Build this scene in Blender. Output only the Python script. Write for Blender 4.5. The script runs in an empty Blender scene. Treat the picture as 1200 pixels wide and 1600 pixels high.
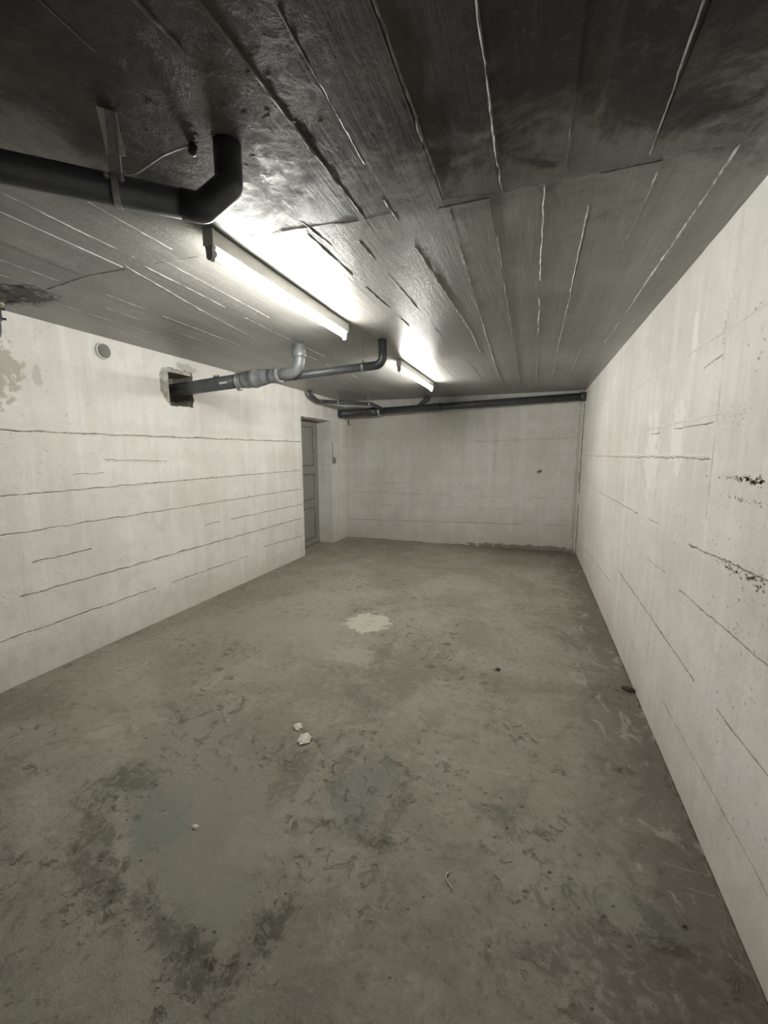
import bpy, bmesh, math, random
from mathutils import Vector, Matrix, noise

random.seed(7)
sc = bpy.context.scene
COL = sc.collection
pi = math.pi

# ------------------------------------------------------------------ camera, light level
F, YAW, PITCH, ROLL, HC = 642.9289, 0.344478, -0.1415748, -0.003969925, 1.477681
cd = bpy.data.cameras.new('camera'); cam = bpy.data.objects.new('camera', cd); COL.objects.link(cam)
fwd = Vector((-math.sin(YAW)*math.cos(PITCH), math.cos(YAW)*math.cos(PITCH), math.sin(PITCH)))
rt = Vector((math.cos(YAW), math.sin(YAW), 0)); up = rt.cross(fwd)
r2 = math.cos(ROLL)*rt + math.sin(ROLL)*up; u2 = -math.sin(ROLL)*rt + math.cos(ROLL)*up
M = Matrix((r2, u2, -fwd)).transposed().to_4x4(); M.translation = (0, 0, HC)
cam.matrix_world = M
cd.sensor_fit = 'VERTICAL'; cd.sensor_height = 36.0; cd.lens = 36.0*F/1600.0; cd.clip_start = 0.02
sc.camera = cam

w = bpy.data.worlds.new('world'); sc.world = w; w.use_nodes = True
w.node_tree.nodes['Background'].inputs[0].default_value = (0.0, 0.0, 0.0, 1)
w.node_tree.nodes['Background'].inputs[1].default_value = 0.0
TUBE_COLOR = (0.995, 0.990, 0.935)
TUBE_POWER = 26.5
sc.view_settings.view_transform = 'Standard'; sc.view_settings.look = 'None'
sc.view_settings.gamma = 1.0; sc.view_settings.use_curve_mapping = False
sc.view_settings.exposure = 2.6
sc.cycles.max_bounces = 14; sc.cycles.diffuse_bounces = 8

XL, XR, YB, YR, H = -3.074, 0.665, 6.59, -0.40, 2.35

# ------------------------------------------------------------------ node helpers
class NT:
    def __init__(s, name):
        s.m = bpy.data.materials.new(name); s.m.use_nodes = True
        s.t = s.m.node_tree; s.t.nodes.clear()
        s.out = s.n('ShaderNodeOutputMaterial'); s.b = s.n('ShaderNodeBsdfPrincipled')
        s.t.links.new(s.b.outputs[0], s.out.inputs[0])
        s.P = s.n('ShaderNodeTexCoord').outputs['Object']
    def n(s, k): return s.t.nodes.new(k)
    def put(s, sock, v):
        if hasattr(v, 'is_output'): s.t.links.new(v, sock)
        elif isinstance(v, (tuple, list)) and len(v) == 3 and sock.type == 'RGBA': sock.default_value = (*v, 1)
        else: sock.default_value = v
    def math(s, op, a, b=0.0, c=0.0, clamp=False):
        n = s.n('ShaderNodeMath'); n.operation = op; n.use_clamp = clamp
        for i, v in enumerate((a, b, c)): s.put(n.inputs[i], v)
        return n.outputs[0]
    def scale(s, v, sc_, off=(0, 0, 0)):
        n = s.n('ShaderNodeVectorMath'); n.operation = 'MULTIPLY_ADD'
        s.put(n.inputs[0], v); n.inputs[1].default_value = sc_; n.inputs[2].default_value = off
        return n.outputs[0]
    def noise(s, scale=1.0, detail=4, rough=0.55, vec=None, stretch=None, dist=0.0, off=(0, 0, 0)):
        v = vec or s.P
        if stretch or off != (0, 0, 0): v = s.scale(v, stretch or (1, 1, 1), off)
        n = s.n('ShaderNodeTexNoise'); s.put(n.inputs['Vector'], v)
        n.inputs['Scale'].default_value = scale; n.inputs['Detail'].default_value = detail
        n.inputs['Roughness'].default_value = rough; n.inputs['Distortion'].default_value = dist
        return n.outputs['Fac']
    def ramp(s, v, a, b, lo=0.0, hi=1.0):
        n = s.n('ShaderNodeMapRange'); n.interpolation_type = 'SMOOTHSTEP'; n.clamp = True
        s.put(n.inputs[0], v)
        for i, x in zip((1, 2, 3, 4), (a, b, lo, hi)): n.inputs[i].default_value = x
        return n.outputs[0]
    def mix(s, f, a, b, mode='MIX'):
        n = s.n('ShaderNodeMix'); n.data_type = 'RGBA'; n.blend_type = mode; n.clamp_factor = True
        s.put(n.inputs[0], f); s.put(n.inputs[6], a); s.put(n.inputs[7], b)
        return n.outputs[2]
    def sep(s, v=None):
        n = s.n('ShaderNodeSeparateXYZ'); s.put(n.inputs[0], v or s.P); return n.outputs
    def blob(s, c, r, warp=None, amt=0.6, soft=0.35, ang=0.0):
        """1 inside an irregular ellipse round point c with radii r, 0 outside"""
        v = s.scale(s.P, (1, 1, 1), tuple(-x for x in c))
        if ang:
            n = s.n('ShaderNodeVectorRotate'); n.rotation_type = 'Z_AXIS'; s.put(n.inputs[0], v); n.inputs['Angle'].default_value = ang
            v = n.outputs[0]
        v = s.scale(v, tuple(1.0/x for x in r))
        n = s.n('ShaderNodeVectorMath'); n.operation = 'LENGTH'; s.put(n.inputs[0], v)
        d = n.outputs['Value']
        if warp is not None:
            d = s.math('ADD', d, s.math('MULTIPLY', s.math('SUBTRACT', warp, 0.5), amt*2))
        return s.ramp(d, 1.0-soft, 1.0+soft, 1.0, 0.0)
    def bump(s, h, strength=0.3, dist=0.01, normal=None):
        n = s.n('ShaderNodeBump'); n.inputs['Strength'].default_value = strength; n.inputs['Distance'].default_value = dist
        s.put(n.inputs['Height'], h)
        if normal is not None: s.put(n.inputs['Normal'], normal)
        return n.outputs[0]
    def done(s, color, rough=0.8, metal=0.0, normal=None, spec=0.5):
        s.put(s.b.inputs['Base Color'], color); s.put(s.b.inputs['Roughness'], rough)
        s.put(s.b.inputs['Metallic'], metal); s.put(s.b.inputs['Specular IOR Level'], spec)
        if normal is not None: s.put(s.b.inputs['Normal'], normal)
        return s.m

def simple(name, color, rough=0.5, metal=0.0, var=0.12, scale=40.0, bump=0.05, spec=0.5):
    t = NT(name); f = t.noise(scale, 4)
    c = t.mix(t.ramp(f, 0.3, 0.7), tuple(x*(1-var) for x in color), tuple(min(1, x*(1+var)) for x in color))
    return t.done(c, rough, metal, t.bump(f, bump, 0.003), spec)

# ---- painted board-marked concrete walls (axis: which coordinate runs along the wall)
def wall_material(name, along, patches=(), tone=1.0):
    t = NT(name); s = t.sep(); z = s[2]
    def k(*c): return tuple(x*tone for x in c)
    big = t.noise(1.3, 5, 0.62); mid = t.noise(6.0, 6, 0.68); fine = t.noise(48.0, 5, 0.7); warp = t.noise(11.0, 6, 0.7, dist=0.5)
    streak = t.noise(1.0, 5, 0.6, stretch=(9, 9, 0.8))
    grain = t.noise(1.0, 4, 0.7, stretch=(3, 3, 55)); band = t.noise(1.0, 1, 0.5, stretch=(0.25, 0.25, 5.2))
    c = t.mix(t.ramp(big, 0.38, 0.62), k(0.660, 0.640, 0.595), k(0.750, 0.736, 0.699))
    c = t.mix(t.ramp(band, 0.36, 0.5, 0.22, 0), c, k(0.600, 0.580, 0.533))
    c = t.mix(t.ramp(mid, 0.52, 0.68, 0, 0.38), c, k(0.570, 0.544, 0.492))
    c = t.mix(t.ramp(streak, 0.53, 0.66, 0, 0.4), c, k(0.810, 0.801, 0.776))
    c = t.mix(t.ramp(streak, 0.46, 0.34, 0, 0.28), c, k(0.550, 0.529, 0.486))
    c = t.mix(t.ramp(fine, 0.40, 0.28, 0, 0.35), c, k(0.480, 0.454, 0.404))
    c = t.mix(t.ramp(warp, 0.55, 0.68, 0, 0.30), c, k(0.56, 0.53, 0.475))
    c = t.mix(t.ramp(warp, 0.44, 0.32, 0, 0.30), c, k(0.80, 0.785, 0.745))
    # dirt splashed up from the floor
    lowz = t.ramp(t.math('ADD', z, t.math('MULTIPLY', t.math('SUBTRACT', warp, 0.5), 1.1)), 0.0, 0.42, 1, 0)
    c = t.mix(t.math('MULTIPLY', lowz, 0.32), c, (0.42, 0.385, 0.31))
    # small pits where the paint has not filled the concrete
    pz = t.ramp(t.noise(2.2, 4, 0.65, off=(3, 5, 1)), 0.47, 0.60)
    pit = t.ramp(t.noise(85.0, 3, 0.6, stretch=(1, 1, 1.6)), 0.635, 0.70)
    pit = t.math('MULTIPLY', pit, pz)
    c = t.mix(t.math('MULTIPLY', pit, 0.75), c, (0.27, 0.245, 0.20))
    for (cc, rr, col, f) in patches:
        c = t.mix(t.math('MULTIPLY', t.blob(cc, rr, warp, 1.6, 0.15), f), c, col)
    h = t.math('ADD', t.math('MULTIPLY', fine, 0.45), t.math('MULTIPLY', grain, 0.45))
    h = t.math('ADD', h, t.math('MULTIPLY', mid, 1.0))
    h = t.math('SUBTRACT', h, t.math('MULTIPLY', pit, 1.2))
    return t.done(c, 0.72, 0, t.bump(h, 0.55, 0.008), 0.3)

def floor_material():
    t = NT('floor_concrete'); s = t.sep(); x = s[0]; y = s[1]
    big = t.noise(0.9, 7, 0.66, dist=0.5); mid = t.noise(3.4, 8, 0.74, dist=0.6); fine = t.noise(24, 7, 0.76, dist=0.3); grit = t.noise(130, 4, 0.75)
    warp = t.noise(8.0, 8, 0.74, dist=0.8)
    c = t.mix(t.ramp(big, 0.40, 0.60), (0.228, 0.210, 0.167), (0.306, 0.286, 0.236))
    c = t.mix(t.ramp(mid, 0.52, 0.66, 0, 0.50), c, (0.382, 0.360, 0.305))
    c = t.mix(t.ramp(mid, 0.48, 0.36, 0, 0.60), c, (0.171, 0.155, 0.120))
    c = t.mix(t.ramp(fine, 0.53, 0.68, 0, 0.45), c, (0.390, 0.366, 0.308))
    c = t.mix(t.ramp(fine, 0.47, 0.34, 0, 0.60), c, (0.132, 0.118, 0.089))
    c = t.mix(t.ramp(grit, 0.56, 0.72, 0, 0.35), c, (0.390, 0.366, 0.308))
    c = t.mix(t.ramp(grit, 0.44, 0.30, 0, 0.40), c, (0.125, 0.114, 0.090))
    # pitted worn ground with dark hollows
    area = t.ramp(t.noise(1.5, 5, 0.66, off=(7, 2, 0), dist=0.6), 0.47, 0.58)
    hol = t.ramp(t.noise(15, 6, 0.68, off=(1, 9, 0), dist=0.8), 0.56, 0.64)
    hol = t.math('MULTIPLY', hol, area)
    c = t.mix(t.math('MULTIPLY', hol, 0.62), c, (0.108, 0.097, 0.072))
    pale = t.math('MULTIPLY', t.ramp(t.noise(30, 5, 0.7, off=(4, 1, 0), dist=0.5), 0.60, 0.68), area)
    c = t.mix(t.math('MULTIPLY', pale, 0.5), c, (0.390, 0.366, 0.308))
    crumb = t.noise(19, 7, 0.74, off=(3, 3, 0), dist=0.9)
    def st(cx, cy, rx, ry, col, f, soft=0.2, ang=0.0, wamt=1.7, broken=0.0):
        nonlocal c
        m = t.blob((cx, cy, 0), (rx, ry, 1), warp, wamt, soft, ang)
        if broken: m = t.math('MULTIPLY', m, t.ramp(crumb, 0.50, 0.58, 1, 1-broken))
        c = t.mix(t.math('MULTIPLY', m, f), c, col)
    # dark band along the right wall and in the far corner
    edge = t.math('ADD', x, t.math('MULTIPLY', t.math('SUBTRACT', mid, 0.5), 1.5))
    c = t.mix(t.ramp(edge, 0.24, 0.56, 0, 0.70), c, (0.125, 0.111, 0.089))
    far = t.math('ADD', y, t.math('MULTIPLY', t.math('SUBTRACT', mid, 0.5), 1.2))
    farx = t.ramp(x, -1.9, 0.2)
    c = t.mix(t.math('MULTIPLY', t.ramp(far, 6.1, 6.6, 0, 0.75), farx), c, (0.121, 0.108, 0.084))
    # pale smears along the right wall
    sm = t.ramp(t.noise(1.0, 6, 0.7, stretch=(8, 4.5, 1), off=(2, 2, 0), dist=0.9), 0.55, 0.64)
    sm = t.math('MULTIPLY', sm, t.ramp(x, 0.05, 0.40))
    c = t.mix(t.math('MULTIPLY', sm, 0.6), c, (0.390, 0.366, 0.308))
    st(-2.05, 2.9, 0.7, 0.5, (0.325, 0.308, 0.264), 0.5, 0.5)
    # smooth skim coat left of the middle and the worn rims round it
    st(-1.32, 1.22, 0.62, 0.27, (0.258, 0.244, 0.202), 0.85, 0.07, 0.54, 0.9)
    st(-1.39, 1.09, 0.15, 0.11, (0.205, 0.216, 0.182), 0.6, 0.35, 0.54, 1.2)
    st(-1.70, 1.18, 0.10, 0.13, (0.115, 0.114, 0.082), 0.7, 0.4, 0, 3.0, 0.8)
    st(-1.46, 0.90, 0.24, 0.06, (0.115, 0.105, 0.078), 0.65, 0.4, 0.54, 3.2, 0.8)
    st(-1.02, 0.80, 0.20, 0.045, (0.092, 0.083, 0.060), 0.60, 0.4, 0.2, 3.2, 0.8)
    st(-0.88, 0.76, 0.09, 0.05, (0.092, 0.083, 0.060), 0.55, 0.4, 0, 3.0, 0.8)
    st(-0.72, 0.90, 0.05, 0.12, (0.080, 0.071, 0.050), 0.75, 0.4, 0, 3.2, 0.8)
    st(-0.98, 1.45, 0.05, 0.20, (0.125, 0.114, 0.088), 0.6, 0.4, 0, 3.0, 0.8)
    st(-0.66, 1.52, 0.13, 0.20, (0.195, 0.197, 0.166), 0.7, 0.15, 0, 1.2)
    st(-0.47, 1.45, 0.035, 0.17, (0.120, 0.112, 0.086), 0.6, 0.4, 0, 3.0, 0.8)
    st(-0.78, 1.55, 0.035, 0.20, (0.130, 0.120, 0.094), 0.5, 0.4, 0, 3.0, 0.8)
    st(-0.60, 1.30, 0.16, 0.04, (0.125, 0.116, 0.088), 0.55, 0.4, 0, 3.0, 0.8)
    st(-0.62, 1.15, 0.20, 0.10, (0.350, 0.325, 0.268), 0.45, 0.4, 0, 3.0)
    st(-0.95, 1.15, 0.10, 0.14, (0.345, 0.320, 0.262), 0.35, 0.4, 0, 3.0)
    st(-1.90, 0.95, 0.24, 0.06, (0.390, 0.365, 0.305), 0.5, 0.4, 0.54, 3.0)
    st(-2.06, 1.43, 0.09, 0.07, (0.420, 0.395, 0.330), 0.5, 0.4, 0, 3.0)
    st(-1.308, 3.22, 0.19, 0.19, (0.540, 0.515, 0.435), 0.85, 0.15, 0, 1.6)
    st(-1.18, 2.60, 0.17, 0.15, (0.355, 0.330, 0.277), 0.7, 0.12, 0, 1.2)
    st(-1.10, 2.42, 0.26, 0.07, (0.150, 0.136, 0.106), 0.5, 0.3, 0, 2.6, 0.8)
    st(-0.98, 2.72, 0.05, 0.25, (0.150, 0.137, 0.107), 0.5, 0.3, 0, 2.6, 0.8)
    st(-0.95, 2.15, 0.16, 0.10, (0.140, 0.128, 0.100), 0.5, 0.4, 0, 2.6, 0.8)
    st(-0.72, 2.62, 0.20, 0.34, (0.178, 0.163, 0.128), 0.4, 0.3, 0, 2.6)
    st(-0.14, 1.80, 0.12, 0.13, (0.305, 0.288, 0.238), 0.5, 0.15, 0, 0.9)
    st(-0.08, 1.58, 0.10, 0.05, (0.110, 0.099, 0.075), 0.5, 0.4, 0, 3.2, 0.8)
    st(0.38, 1.33, 0.16, 0.07, (0.118, 0.124, 0.098), 0.65, 0.4, 0, 2.8, 0.8)
    st(0.42, 1.16, 0.34, 0.17, (0.118, 0.105, 0.083), 0.65, 0.35, 0, 2.4, 0.8)
    st(0.34, 1.33, 0.06, 0.05, (0.36, 0.34, 0.285), 0.5, 0.4, 0, 3.2)
    st(0.05, 1.20, 0.09, 0.04, (0.330, 0.305, 0.25), 0.5, 0.4, 0, 3.2)
    st(0.46, 1.27, 0.05, 0.02, (0.075, 0.066, 0.047), 0.7, 0.4, 0, 2.6, 0.8)
    # scratches
    scr = t.ramp(t.noise(1.0, 4, 0.6, stretch=(2.5, 40, 1), off=(0, 3, 0), dist=0.5), 0.63, 0.69)
    c = t.mix(t.math('MULTIPLY', t.math('MULTIPLY', scr, area), 0.35), c, (0.390, 0.366, 0.308))
    scr2 = t.ramp(t.noise(1.0, 4, 0.6, stretch=(45, 2.5, 1), off=(5, 3, 0), dist=0.5), 0.64, 0.70)
    c = t.mix(t.math('MULTIPLY', scr2, 0.14), c, (0.390, 0.366, 0.308))
    h = t.math('ADD', t.math('MULTIPLY', fine, 0.9), t.math('MULTIPLY', mid, 1.5))
    h = t.math('ADD', h, t.math('MULTIPLY', grit, 0.25)); h = t.math('SUBTRACT', h, hol)
    return t.done(c, t.ramp(mid, 0.3, 0.7, 0.62, 0.85), 0, t.bump(h, 0.7, 0.010), 0.3)

def ceiling_material():
    t = NT('ceiling_concrete'); s = t.sep()
    big = t.noise(1.0, 6, 0.65, dist=0.4); mid = t.noise(5, 7, 0.72, dist=0.4); fine = t.noise(40, 6, 0.74); warp = t.noise(12, 7, 0.74, dist=0.7)
    grain = t.noise(1.0, 6, 0.68, stretch=(42, 2.2, 1)); board = t.noise(1.0, 0, 0.5, stretch=(5.3, 0.05, 1))
    def k(f, col=None): return tuple(x*f for x in (col or CE_HI))
    c = t.mix(t.ramp(big, 0.40, 0.60), CE_LO, CE_HI)
    c = t.mix(t.ramp(board, 0.36, 0.64, 0.4, 0), c, k(0.75, CE_LO))
    c = t.mix(t.ramp(grain, 0.54, 0.66, 0, 0.32), c, k(1.4))
    c = t.mix(t.ramp(grain, 0.46, 0.34, 0, 0.35), c, k(0.6, CE_LO))
    c = t.mix(t.ramp(fine, 0.56, 0.70, 0, 0.40), c, k(1.5))
    # near ceiling: light falloff painted in dark, plus the cross joint's own tone step
    near_shade = t.mix(t.ramp(big, 0.40, 0.60), (0.035, 0.0335, 0.030), (0.090, 0.087, 0.079))
    near_shade = t.mix(t.ramp(fine, 0.57, 0.70, 0, 0.5), near_shade, (0.095, 0.092, 0.083))
    near_shade = t.mix(t.ramp(grain, 0.56, 0.68, 0, 0.35), near_shade, (0.08, 0.077, 0.07))
    near_shade = t.mix(t.ramp(mid, 0.56, 0.66, 0, 0.35), near_shade, (0.085, 0.082, 0.074))
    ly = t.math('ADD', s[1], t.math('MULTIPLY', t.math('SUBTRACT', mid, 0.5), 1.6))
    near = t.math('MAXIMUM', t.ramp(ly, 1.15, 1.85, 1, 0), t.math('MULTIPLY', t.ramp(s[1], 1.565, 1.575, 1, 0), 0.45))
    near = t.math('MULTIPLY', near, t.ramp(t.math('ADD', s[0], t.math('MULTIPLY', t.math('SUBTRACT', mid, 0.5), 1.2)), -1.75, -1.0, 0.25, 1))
    c = t.mix(near, c, near_shade)
    # mortar patch round the near pipe, broken spot at the left pipe, pale scrapes
    pr = t.blob((-0.86, 1.05, H), (0.32, 0.18, 1), warp, 2.0, 0.25, 0.5)
    c = t.mix(t.math('MULTIPLY', pr, t.ramp(warp, 0.40, 0.60, 0.25, 0.75)), c, (0.155, 0.15, 0.14))
    pb = t.blob((-2.72, 1.60, H), (0.20, 0.13, 1), warp, 1.8, 0.25)
    c = t.mix(t.math('MULTIPLY', pb, 0.8), c, (0.06, 0.056, 0.05))
    for cx, cy, rx, ry, f in ((0.31, 1.24, 0.028, 0.09, 0.6), (0.42, 1.17, 0.06, 0.03, 0.5), (0.10, 1.13, 0.03, 0.12, 0.3), (-0.27, 1.25, 0.035, 0.15, 0.25)):
        sb = t.math('MULTIPLY', t.blob((cx, cy, H), (rx, ry, 1), fine, 1.8, 0.3), t.ramp(fine, 0.42, 0.58, 0.35, 1))
        c = t.mix(t.math('MULTIPLY', sb, f), c, (0.12, 0.115, 0.105))
    rough_patch = t.math('MAXIMUM', pr, pb)
    h = t.math('ADD', t.math('MULTIPLY', grain, 0.9), t.math('MULTIPLY', fine, 0.6))
    h = t.math('ADD', h, t.math('MULTIPLY', mid, 0.8))
    n1 = t.bump(h, 0.55, 0.005)
    h2 = t.math('MULTIPLY', t.noise(14, 6, 0.7, dist=0.8), rough_patch)
    ro = t.math('MAXIMUM', t.ramp(fine, 0.4, 0.6, 0.30, 0.40), t.math('MULTIPLY', rough_patch, 0.7))
    ro = t.math('MAXIMUM', ro, t.math('MULTIPLY', near, 0.6))
    return t.done(c, ro, 0, t.bump(h2, 0.35, 0.02, n1), t.ramp(near, 0, 1, 0.5, 0.2))

CE_LO, CE_HI = (0.245, 0.238, 0.220), (0.310, 0.302, 0.280)
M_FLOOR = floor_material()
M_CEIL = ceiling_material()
M_SFIN = simple('shaded_fin', (0.15, 0.145, 0.132), 0.6, 0, 0.45, 30, 0.2)  # darker copy of the fin colour, carrying the shade painted on the near ceiling
M_FIN = simple('ceiling_fin', (0.29, 0.282, 0.26), 0.5, 0, 0.45, 30, 0.2)
PATCH = ((XL, 1.56, 1.98), (1, 0.20, 0.20), (0.36, 0.34, 0.27), 0.75)
M_LEFT = wall_material('left_wall_paint', 'y', (PATCH, ((XL, 1.86, 2.0), (1, 0.03, 0.07), (0.38, 0.36, 0.31), 0.5),
                                               
                                               ((XL, 3.14, 2.27), (1, 0.12, 0.035), (0.42, 0.40, 0.35), 0.7)))
M_RIGHT = wall_material('right_wall_paint', 'y', (((XR, 2.86, 1.46), (1, 0.14, 0.22), (0.84, 0.83, 0.80), 0.6), ((XR, 2.42, 1.55), (1, 0.09, 0.16), (0.84, 0.83, 0.80), 0.6), ((XR, 2.3, 2.0), (1, 0.03, 0.10), (0.84, 0.83, 0.80), 0.6)))
M_BACK = wall_material('back_wall_paint', 'x', (((-2.8, YB, 1.85), (0.16, 1, 0.3), (0.42, 0.40, 0.34), 0.35),
                                               ((-2.0, YB, 1.9), (0.9, 1, 0.3), (0.46, 0.44, 0.385), 0.35),
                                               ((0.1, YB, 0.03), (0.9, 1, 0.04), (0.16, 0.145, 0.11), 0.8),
                                               ((0.62, YB, 1.1), (0.035, 1, 1.3), (0.36, 0.335, 0.28), 0.5)), 0.86)
M_CRACK = simple('crack', (0.31, 0.29, 0.24), 0.9, 0, 0.4, 20, 0.1, 0.1)
M_PIT = simple('paint_pit', (0.46, 0.43, 0.37), 0.9, 0, 0.3, 40, 0.1, 0.1)
M_RIDGE = simple('paint_ridge', (0.72, 0.70, 0.65), 0.7, 0, 0.06, 30, 0.1)
M_RAW = simple('raw_concrete', (0.30, 0.285, 0.24), 0.9, 0, 0.35, 35, 0.5, 0.2)
M_MORTAR = simple('rough_mortar', (0.40, 0.385, 0.345), 0.9, 0, 0.3, 28, 0.8, 0.2)
M_PVC = simple('black_plastic', (0.055, 0.060, 0.068), 0.33, 0, 0.15, 20, 0.02)
M_PVC2 = simple('grey_plastic', (0.06, 0.064, 0.07), 0.38, 0, 0.15, 20, 0.02)
M_PVC3 = simple('faded_black_plastic', (0.085, 0.09, 0.097), 0.38, 0, 0.15, 20, 0.02)
M_SIL = simple('silver_paint', (0.24, 0.25, 0.255), 0.42, 0.2, 0.18, 25, 0.12)
M_ZINC = simple('zinc_metal', (0.50, 0.51, 0.51), 0.38, 0.8, 0.2, 60, 0.08)
M_HOUSE = simple('white_enamel', (0.72, 0.715, 0.68), 0.4, 0, 0.04, 15, 0.01)
M_HOLD = simple('lampholder_plastic', (0.45, 0.46, 0.45), 0.45, 0, 0.05, 15, 0.01)
M_GALV = simple('dull_galvanised', (0.42, 0.425, 0.42), 0.5, 0.15, 0.2, 60, 0.08)
M_WPVC = simple('white_plastic', (0.66, 0.655, 0.62), 0.4, 0, 0.05, 15, 0.02)
M_DOOR = None
def door_mat():
    t = NT('door_grey_paint'); g = t.noise(1.0, 5, 0.6, stretch=(30, 30, 2)); b = t.noise(4, 4)
    c = t.mix(t.ramp(g, 0.35, 0.7), (0.235, 0.232, 0.205), (0.30, 0.296, 0.262))
    c = t.mix(t.ramp(b, 0.5, 0.75, 0, 0.4), c, (0.20, 0.19, 0.155))
    return t.done(c, 0.55, 0, t.bump(g, 0.2, 0.003), 0.4)
M_DOOR = door_mat()
M_DGAP = simple('door_shade_groove', (0.13, 0.128, 0.112), 0.7)
M_STICK = simple('white_sticker', (0.55, 0.55, 0.53), 0.6, 0, 0.08, 90)
M_CHIP = simple('mortar_chip', (0.60, 0.58, 0.50), 0.9, 0, 0.2, 50, 0.4)
M_DARK = simple('dark_stone', (0.045, 0.038, 0.025), 0.7, 0, 0.4, 50, 0.4)
M_PALE = simple('pale_scrap', (0.45, 0.42, 0.34), 0.6, 0, 0.2, 60)
M_FOAM = simple('old_foam', (0.42, 0.40, 0.28), 0.9, 0, 0.3, 40, 0.5)
M_SWITCH = simple('switch_grey', (0.24, 0.24, 0.22), 0.5, 0, 0.08)
tb = NT('tube_glow')
tb.put(tb.b.inputs['Base Color'], (0.9, 0.9, 0.9)); tb.put(tb.b.inputs['Emission Color'], TUBE_COLOR)
tb.b.inputs['Emission Strength'].default_value = TUBE_POWER
M_TUBE = tb.m

# ------------------------------------------------------------------ object helpers
def obj(name, bm, mats, parent=None, smooth=False):
    me = bpy.data.meshes.new(name)
    if smooth:
        for f in bm.faces: f.smooth = True
        for e in bm.edges:
            if len(e.link_faces) == 2 and e.calc_face_angle(0) > 0.7: e.smooth = False
    bm.to_mesh(me); bm.free()
    for m in (mats if isinstance(mats, (list, tuple)) else [mats]): me.materials.append(m)
    o = bpy.data.objects.new(name, me); COL.objects.link(o)
    if parent is not None:
        o.parent = parent
        o.matrix_parent_inverse = Matrix.Translation(parent.location).inverted()
    return o
def tag(o, label, cat, group=None):
    o['label'] = label; o['category'] = cat
    if group: o['group'] = group
    return o
def thing(name, loc, label, cat, group=None):
    o = bpy.data.objects.new(name, None); COL.objects.link(o); o.location = loc
    o.empty_display_size = 0.05
    return tag(o, label, cat, group)
def structure(name, bm, mats, parent=None):
    o = obj(name, bm, mats, parent); o['kind'] = 'structure'; return o
def box(bm, lo, hi, mi=0, bevel=0.0):
    r = bmesh.ops.create_cube(bm, size=1.0); vs = r['verts']
    for v in vs: v.co = Vector([lo[i] + (v.co[i]+0.5)*(hi[i]-lo[i]) for i in range(3)])
    fs = list({f for v in vs for f in v.link_faces})
    for f in fs: f.material_index = mi
    if bevel:
        es = list({e for v in vs for e in v.link_edges})
        bmesh.ops.bevel(bm, geom=es, offset=bevel, segments=2, profile=0.6, affect='EDGES')
    return bm
def NB(): return bmesh.new()
def fillet(pts, rads, seg=8):
    """round the inner corners of a polyline"""
    pts = [Vector(p) for p in pts]; out = [pts[0]]
    for i in range(1, len(pts)-1):
        r = rads[i-1] if isinstance(rads, (list, tuple)) else rads
        a, b, c = pts[i-1], pts[i], pts[i+1]; d1 = (a-b).normalized(); d2 = (c-b).normalized()
        ang = d1.angle(d2)
        if ang > pi-0.01 or r <= 0: out.append(b); continue
        L = min(r/math.tan(ang/2), (a-b).length*0.98, (c-b).length*0.98); R = L*math.tan(ang/2)
        bis = (d1+d2).normalized(); cen = b + bis*(R/math.sin(ang/2))
        p1 = b+d1*L; p2 = b+d2*L; v1 = p1-cen; v2 = p2-cen; tot = v1.angle(v2); ax = v1.cross(v2).normalized()
        for k in range(seg+1): out.append(cen + Matrix.Rotation(tot*k/seg, 3, ax) @ v1)
    out.append(pts[-1]); return out
def sweep(bm, pts, rad, n=20, cap=True, mi=0):
    pts = [Vector(p) for p in pts]; rads = rad if isinstance(rad, (list, tuple)) else [rad]*len(pts)
    T = []
    for i in range(len(pts)):
        a = pts[max(i-1, 0)]; b = pts[min(i+1, len(pts)-1)]
        if i > 0 and i < len(pts)-1: T.append(((pts[i]-a).normalized() + (b-pts[i]).normalized()).normalized())
        else: T.append((b-a).normalized())
    N = T[0].orthogonal().normalized(); rings = []
    for i, p in enumerate(pts):
        if i: N = (T[i-1].rotation_difference(T[i]) @ N)
        N = (N - T[i]*N.dot(T[i])).normalized(); B = T[i].cross(N)
        rings.append([bm.verts.new(p + (N*math.cos(2*pi*k/n) + B*math.sin(2*pi*k/n))*rads[i]) for k in range(n)])
    fs = []
    for i in range(len(rings)-1):
        for k in range(n):
            fs.append(bm.faces.new((rings[i][k], rings[i][(k+1) % n], rings[i+1][(k+1) % n], rings[i+1][k])))
    if cap: fs.append(bm.faces.new(rings[0][::-1])); fs.append(bm.faces.new(rings[-1]))
    for f in fs: f.material_index = mi
    return bm
def lathe(bm, a, d, prof, n=24, mi=0):
    """rings of (distance along d from a, radius); repeated distance makes a step"""
    a = Vector(a); d = Vector(d).normalized(); N = d.orthogonal().normalized(); B = d.cross(N); rings = []
    for s, r in prof:
        rings.append([bm.verts.new(a + d*s + (N*math.cos(2*pi*k/n)+B*math.sin(2*pi*k/n))*r) for k in range(n)])
    for i in range(len(rings)-1):
        for k in range(n):
            f = bm.faces.new((rings[i][k], rings[i][(k+1) % n], rings[i+1][(k+1) % n], rings[i+1][k])); f.material_index = mi
    if prof[0][1] > 1e-5: bm.faces.new(rings[0][::-1]).material_index = mi
    if prof[-1][1] > 1e-5: bm.faces.new(rings[-1]).material_index = mi
    return bm
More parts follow.
